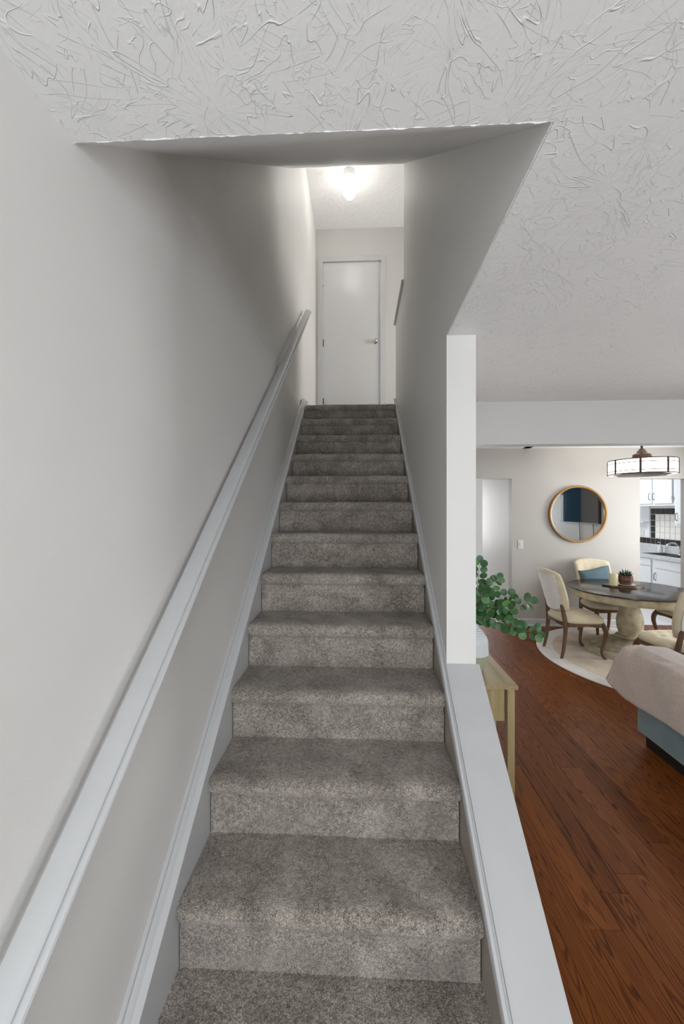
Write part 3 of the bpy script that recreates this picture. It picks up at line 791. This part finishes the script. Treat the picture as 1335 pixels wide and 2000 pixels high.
for i in range(26):
    a = i * 2.4; tilt = .25 + .9 * (i / 26)
    Ln = .055 + .03 * (1 - i / 26) + rs.uniform(0, .015)
    if lm is None:
        bm = bmesh.new(); add_tube(bm, [(0, 0, 0), (.003, 0, .25), (.006, 0, .6), (.02, 0, 1.0)], [.09, .13, .09, .006], 5); lo_ = obj('leaf', bm, 'succulent', pt, True); lm = lo_.data
    else:
        lo_ = bpy.data.objects.new('leaf', lm); C.objects.link(lo_); lo_.parent = pt
    lo_.location = (.02 * math.cos(a) * tilt, .02 * math.sin(a) * tilt, .098); lo_.scale = (Ln, Ln, Ln)
    lo_.rotation_euler = Euler((0, tilt, a), 'XYZ')

# ------------------------------------------------------------------ drum ceiling light over the table
pd = thing('drum_ceiling_light', 'bronze banded drum light with lit white glass over the dining table', 'ceiling light', (3.15, 4.5, 0))
R = .318; Z0, Z1 = 1.962, 2.126
obj('canopy', lathe([(.0, ZC), (.06, ZC), (.06, ZC - .015), (.012, ZC - .025), (.012, 2.262), (.030, 2.25), (.045, 2.225), (.055, 2.205), (.083, 2.193), (.088, 2.18), (.088, Z1), (0, Z1)], n=32), 'bronze', pd, True, 35)
obj('shade', lathe([(R - .010, Z0 + .004), (R - .008, Z0 + .02), (R - .008, Z1 - .006), (R - .02, Z1 - .004), (0, Z1 - .004)], n=56), 'shade', pd, True, 40)
obj('bottom_pan', lathe([(0, Z0 - .014), (.14, Z0 - .012), (.24, Z0 - .004), (.27, Z0 + .004), (.27, Z0 + .010), (0, Z0 + .010)], n=56), 'bronze', pd, True, 40)
obj('diffuser', lathe([(.268, Z0 + .004), (R - .010, Z0 + .004), (R - .010, Z0 + .008), (.268, Z0 + .008), (.268, Z0 + .004)], n=56), 'shade', pd)
for z, h, r in ((Z0, .012, R), (Z1 - .008, .010, R), (Z0 + .034, .008, R), (Z1 - .044, .008, R)):
    obj('band', lathe([(r - .006, z), (r, z), (r, z + h), (r - .006, z + h), (r - .006, z)], n=56), 'bronze', pd, True, 35)
for i in range(8):
    a = 2 * PI * (i + .18) / 8
    bm = bmesh.new(); add_box(bm, R - .004, R + .003, -.010, .010, Z0, Z1, Matrix.Rotation(a, 4, 'Z')); obj('strap', bm, 'bronze', pd)

# ------------------------------------------------------------------ mirror, switch
mr_ = thing('round_mirror', 'round mirror in a thin gold frame on the dining wall', 'mirror', (2.930, YB, 1.518))
def disc_y(prof, n=72):
    bm = lathe(prof, n=n); bm.transform(Matrix.Rotation(PI / 2, 4, 'X')); return bm
obj('frame', disc_y([(.352, 0), (.380, 0), (.383, .006), (.383, .034), (.378, .040), (.362, .040), (.356, .034), (.355, .010), (.352, .010)]), 'gold', mr_, True, 40)
obj('glass', disc_y([(0, .004), (.356, .004), (.356, .012), (0, .012)]), 'mirror', mr_)
sw = thing('light_switch', 'single rocker switch plate beside the passage opening', 'switch', (2.183, YB, 1.105))
obj('plate', bx(-.037, .037, -.007, 0, -.06, .06, bevel=.003), 'plate', sw)
obj('rocker', bx(-.016, .016, -.011, -.006, -.033, .033, bevel=.002), 'plate', sw)

# ------------------------------------------------------------------ sofa and blanket
SX, SY1, SY0 = 1.865, 2.71, .62
sf = thing('sofa', 'slate blue velvet sofa with its back to the stairs', 'sofa', (SX, SY0, 0))
LY = SY1 - SY0
obj('base', bx(.0, .90, 0, LY, .085, .30, bevel=.012, seg=3), 'sofa', sf)
obj('back', bx(.0, .22, 0, LY, .30, .60, bevel=.03, seg=4), 'sofa', sf, True, 60)
for y0 in (0, LY - .2): obj('arm', bx(.22, .88, y0, y0 + .2, .30, .53, bevel=.03, seg=4), 'sofa', sf, True, 60)
hw = (LY - .4) / 2
for i in range(2): obj('seat_cushion', bx(.20, .89, .2 + i * hw, .2 + (i + 1) * hw, .30, .43, bevel=.03, seg=4), 'sofa', sf, True, 60)
obj('plinth', bx(.035, .84, .04, LY - .035, .0, .085), 'black', sf)
# blanket draped over the far back corner
bm = bmesh.new(); ns, nt_ = 60, 64
rowsB = []
def blanket_pt(s, t):
    y = 1.55 + s * (2.705 - 1.55) / .80 if s < .80 else 2.705
    over = max(0, s - .80) / .20                        # beyond the sofa end
    # across: t=0 at outer hem, up the back, over the top, down to the seat
    path = [(-.030, .275), (-.026, .40), (-.024, .52), (-.016, .595), (.03, .628), (.11, .635), (.19, .632), (.235, .60), (.25, .50), (.26, .455)]
    q = t * (len(path) - 1); k = min(int(q), len(path) - 2); f = q - k
    x = path[k][0] * (1 - f) + path[k + 1][0] * f; z = path[k][1] * (1 - f) + path[k + 1][1] * f
    if over > 0:
        w = min(1, t / .45); o2 = math.sin(over * PI / 2)
        y += over * (.215 * (1 - w) + .085 * w)
        z += over * over * (.065 * (1 - w) - .075 * w)
        x -= .025 * over * (1 - t)
    fold = noise.noise(Vector((s * 7 + .3, t * 3.2, 1.7))) * .034 + noise.noise(Vector((s * 15, t * 7, 4.2))) * .009
    x -= (max(0, fold) + .004) * (1 if t < .42 else 0); z += (max(-.004, fold) + .010) * (1 if .3 < t < .8 else .3)
    z = max(z, .20)
    z -= .012 * math.sin(s * 9) * (1 - t) ** 3
    return Vector((SX + x, y, z))
for i in range(ns + 1): rowsB.append([bm.verts.new(blanket_pt(i / ns, j / nt_)) for j in range(nt_ + 1)])
for a, b in zip(rowsB, rowsB[1:]):
    for j in range(nt_): bm.faces.new((a[j], b[j], b[j + 1], a[j + 1]))
bmesh.ops.recalc_face_normals(bm, faces=bm.faces[:])
bl = tag(obj('throw_blanket', bm, 'blanket', None, True), 'taupe fleece blanket draped over the sofa back', 'blanket')
md = bl.modifiers.new('thickness', 'SOLIDIFY'); md.thickness = .014; md.offset = 0

# ------------------------------------------------------------------ kitchen seen through the opening
def handle_arc(parent, x, y, z, h=.11):
    p = smooth_path([(x, y, z - h / 2), (x - .022, y, z - h * .36), (x - .026, y, z), (x - .022, y, z + h * .36), (x, y, z + h / 2)], 4)
    bm = tube(p, .0055, 6); add_sphere(bm, (x, y, z - h / 2), .008, u=8, v=6); add_sphere(bm, (x, y, z + h / 2), .008, u=8, v=6)
    return obj('handle', bm, 'hinge', parent, True)
UX = 4.85
uc = thing('upper_cabinet', 'white two-door wall cabinet over the kitchen sink', 'cabinet', (UX, 6.25, 1.645))
obj('body', bx(.02, .318, 0, 1.05, 0, .60), 'cab', uc)
for y0, y1, hy in ((.455, .90, .49), (.035, .425, .40)):
    d_ = obj('door', bx(0, .02, y0, y1, .035, .565, bevel=.003), 'cab', uc); handle_arc(d_, 0, hy, .152)
for z in (.12, .49): obj('hinge', bx(-.003, .0, .022, .036, z - .03, z + .03), 'steel', uc)
tc = thing('tall_wall_cabinet', 'narrow white wall cabinet hanging lower beside the sink', 'cabinet', (UX, 5.70, 1.34))
obj('body', bx(.02, .318, 0, .55, 0, .905), 'cab', tc)
d_ = obj('door', bx(0, .02, .03, .52, .025, .88, bevel=.003), 'cab', tc); handle_arc(d_, 0, .487, .13)
BX = 4.60
bc = thing('base_cabinet', 'white base cabinet with drawers under the kitchen counter', 'cabinet', (BX, 5.55, 0))
bm = bx(.02, .04, 0, 1.75, .09, .815); add_box(bm, .54, .56, 0, 1.75, .09, .815); add_box(bm, .04, .54, 0, .02, .09, .815); add_box(bm, .04, .54, 1.73, 1.75, .09, .815); add_box(bm, .04, .54, .02, 1.73, .09, .11)
obj('body', bm, 'cab', bc)
obj('toe_kick', bx(.07, .54, 0, 1.75, 0, .09), 'cab', bc)
obj('drawer_front', bx(0, .02, .83, 1.4, .69, .80, bevel=.003), 'cab', bc)
obj('drawer_front', bx(0, .02, .05, .775, .675, .80, bevel=.003), 'cab', bc)
d_ = obj('door', bx(0, .02, .83, 1.4, .12, .675, bevel=.003), 'cab', bc)
d_ = obj('door', bx(0, .02, .05, .775, .12, .66, bevel=.003), 'cab', bc); handle_arc(d_, 0, .727, .537)
co = thing('countertop', 'speckled grey laminate kitchen countertop', 'countertop', (BX - .02, 5.55, .815))
bm = bmesh.new(); add_box(bm, 0, .14, 0, 1.85, 0, .042); add_box(bm, .48, .588, 0, 1.85, 0, .042); add_box(bm, .14, .48, 0, .30, 0, .042); add_box(bm, .14, .48, 1.16, 1.85, 0, .042)
obj('top', bm, 'counter', co)
obj('backsplash', bx(.568, .588, 0, 1.85, .042, .15), 'counter', co)
sk = thing('kitchen_sink', 'stainless double-bowl sink set in the counter', 'sink', (BX + .12, 5.85, .82))
bm = bmesh.new(); add_box(bm, -.02, .0, -.02, .88, .037, .045); add_box(bm, .34, .36, -.02, .88, .037, .045); add_box(bm, 0, .34, -.02, 0, .037, .045); add_box(bm, 0, .34, .86, .88, .037, .045); add_box(bm, 0, .34, .42, .44, .037, .045)
obj('rim', bm, 'steel', sk)
for y0 in (.0, .44):
    bm = bmesh.new(); y1 = y0 + .42; add_box(bm, .002, .338, y0 + .002, y1 - .002, -.12, -.112); add_box(bm, .002, .01, y0 + .002, y1 - .002, -.112, .037); add_box(bm, .33, .338, y0 + .002, y1 - .002, -.112, .037); add_box(bm, .01, .33, y0 + .002, y0 + .01, -.112, .037); add_box(bm, .01, .33, y1 - .01, y1 - .002, -.112, .037)
    obj('bowl', bm, 'steel', sk)
fc = thing('faucet', 'chrome single-lever kitchen faucet behind the sink', 'faucet', (5.09, 6.42, .857))
obj('body', lathe([(0, 0), (.035, 0), (.032, .01), (.022, .02), (.021, .10), (.024, .13), (0, .14)], n=16), 'chrome', fc, True, 40)
obj('spout', tube(smooth_path([(0, 0, .09), (-.05, .0, .16), (-.13, .0, .19), (-.20, .0, .165), (-.225, .0, .11)], 5), .016, 8), 'chrome', fc, True)
obj('lever', tube([(0, 0, .13), (-.03, .10, .20)], [.012, .007], 8), 'chrome', fc, True)
sp = thing('soap_bottle', 'small clear soap dispenser beside the faucet', 'bottle', (5.06, 6.80, .857))
obj('bottle', lathe([(0, 0), (.034, 0), (.036, .01), (.036, .10), (.015, .125), (.012, .14), (0, .14)], n=16), 'soap', sp, True, 40)
obj('pump', tube([(0, 0, .138), (0, 0, .175), (-.04, 0, .172)], .006, 6), 'plate', sp)
# wall tiles, piece by piece on the kitchen wall
wk = bpy.data.objects['wall_kitchen']
TS = .1085
me_t = {}
for key in ('tile_w', 'tile_b'):
    bm = bx(-.008, 0, -.0485, .0485, -.0485, .0485, bevel=.002, seg=1); o = obj('tile', bm, key, wk); me_t[key] = o; o['_free'] = 1
used = {'tile_w': False, 'tile_b': False}
def tile(key, y, z):
    o = me_t[key]
    if used[key]: o = o.copy(); C.objects.link(o); o.parent = wk
    used[key] = True; o.location = (5.17, y, z)
    if '_free' in o: del o['_free']
yc = 7.107; ztop = 1.555; zrow = 1.03
for i in range(14): tile('tile_b', 7.432 - i * TS, zrow)
for j in range(1, 5): tile('tile_b', yc, zrow + .0 + j * .105)
for i in range(0, 5): tile('tile_b', yc - i * TS, ztop)
for i in range(1, 11):
    for j in range(1, 5): tile('tile_w', yc - i * TS, zrow + j * .105)
    if i >= 5: tile('tile_w', yc - i * TS, ztop)
bm = bx(5.150, 5.17, 7.17, 7.62, 1.085, 1.645)
struct('trim_5', bm, 'cab', 'white painted panel left of the black tiles')
sh = tag(obj('wall_shelf', bx(5.05, 5.15, 7.18, 7.60, 1.355, 1.370), 'cab'), 'small white shelf left of the black tile column', 'shelf')
ol = thing('wall_outlet', 'white double outlet left of the black tile column', 'outlet', (5.15, 7.33, 1.168))
obj('plate', bx(-.006, 0, -.045, .045, -.06, .06, bevel=.002), 'plate', ol)
for z in (-.025, .025): obj('socket', bx(-.009, -.005, -.016, .016, z - .014, z + .014), 'porcelain', ol)
# dark panel standing in for a window view far down the passage
pc = thing('window_like_panel', 'narrow dark blue window-like panel on the far kitchen wall', 'view_panel', (2.10, 8.4, 1.52))
obj('frame', bx(-.14, .14, -.02, 0, -.16, .22), 'black', pc)
obj('print', bx(-.12, .12, -.023, -.019, -.14, .20), 'view_panel', pc)

# ------------------------------------------------------------------ television wall and front window dressing (seen in the mirror)
tv = thing('television', 'large wall-mounted television seen in the round mirror', 'television', (XE, 2.44, 1.72))
obj('casing', bx(-.06, -.012, -.70, .70, -.41, .41), 'blackplastic', tv)
obj('mount', bx(-.012, 0, -.2, .2, -.15, .15), 'blackplastic', tv)
obj('screen', bx(-.064, -.060, -.685, .685, -.395, .395), 'screen', tv)
for y in (-.02, .46):
    obj('cable', tube([(-.02, y, -.40), (-.012, y + .01, -.7), (-.012, y - .015, -1.1), (-.012, y, -1.35)], .006, 6), 'cable', tv)
def curtain(x0, x1, label):
    bm = bmesh.new(); n = 40; A = []
    for off in (0, .006):
        r = []
        for i in range(n + 1):
            u = i / n; x = x0 + (x1 - x0) * u; y = YF + .09 + .03 * math.sin(u * 2 * PI * 6) + off
            r.append((bm.verts.new((x, y, .05)), bm.verts.new((x, y, 2.25))))
        A.append(r)
    for r in A:
        for a, b in zip(r, r[1:]): bm.faces.new((a[0], b[0], b[1], a[1]))
    bmesh.ops.recalc_face_normals(bm, faces=bm.faces[:])
    return tag(obj('curtain', bm, 'curtain', None, True), label, 'curtain', 'curtains at the front window')
curtain(2.28, 2.80, 'blue curtain between the added door and the blind'); curtain(4.26, 4.54, 'blue curtain between the blind and the television wall')
tag(obj('curtain_rod', tube([(2.2, YF + .09, 2.27), (4.57, YF + .09, 2.27)], .012, 8), 'hinge'), 'dark rod above the blue curtains', 'curtain rod')
vb = thing('window_blind', 'white slatted blind in the front window', 'blind', (3.54, YF - .03, .8))
for i in range(14):
    bm = bmesh.new(); add_box(bm, -.74, .74, -.02, .02, -.001, .001, Matrix.Translation((0, 0, .06 + i * .09)) @ Matrix.Rotation(.25, 4, 'X')); obj('slat', bm, 'blind', vb)
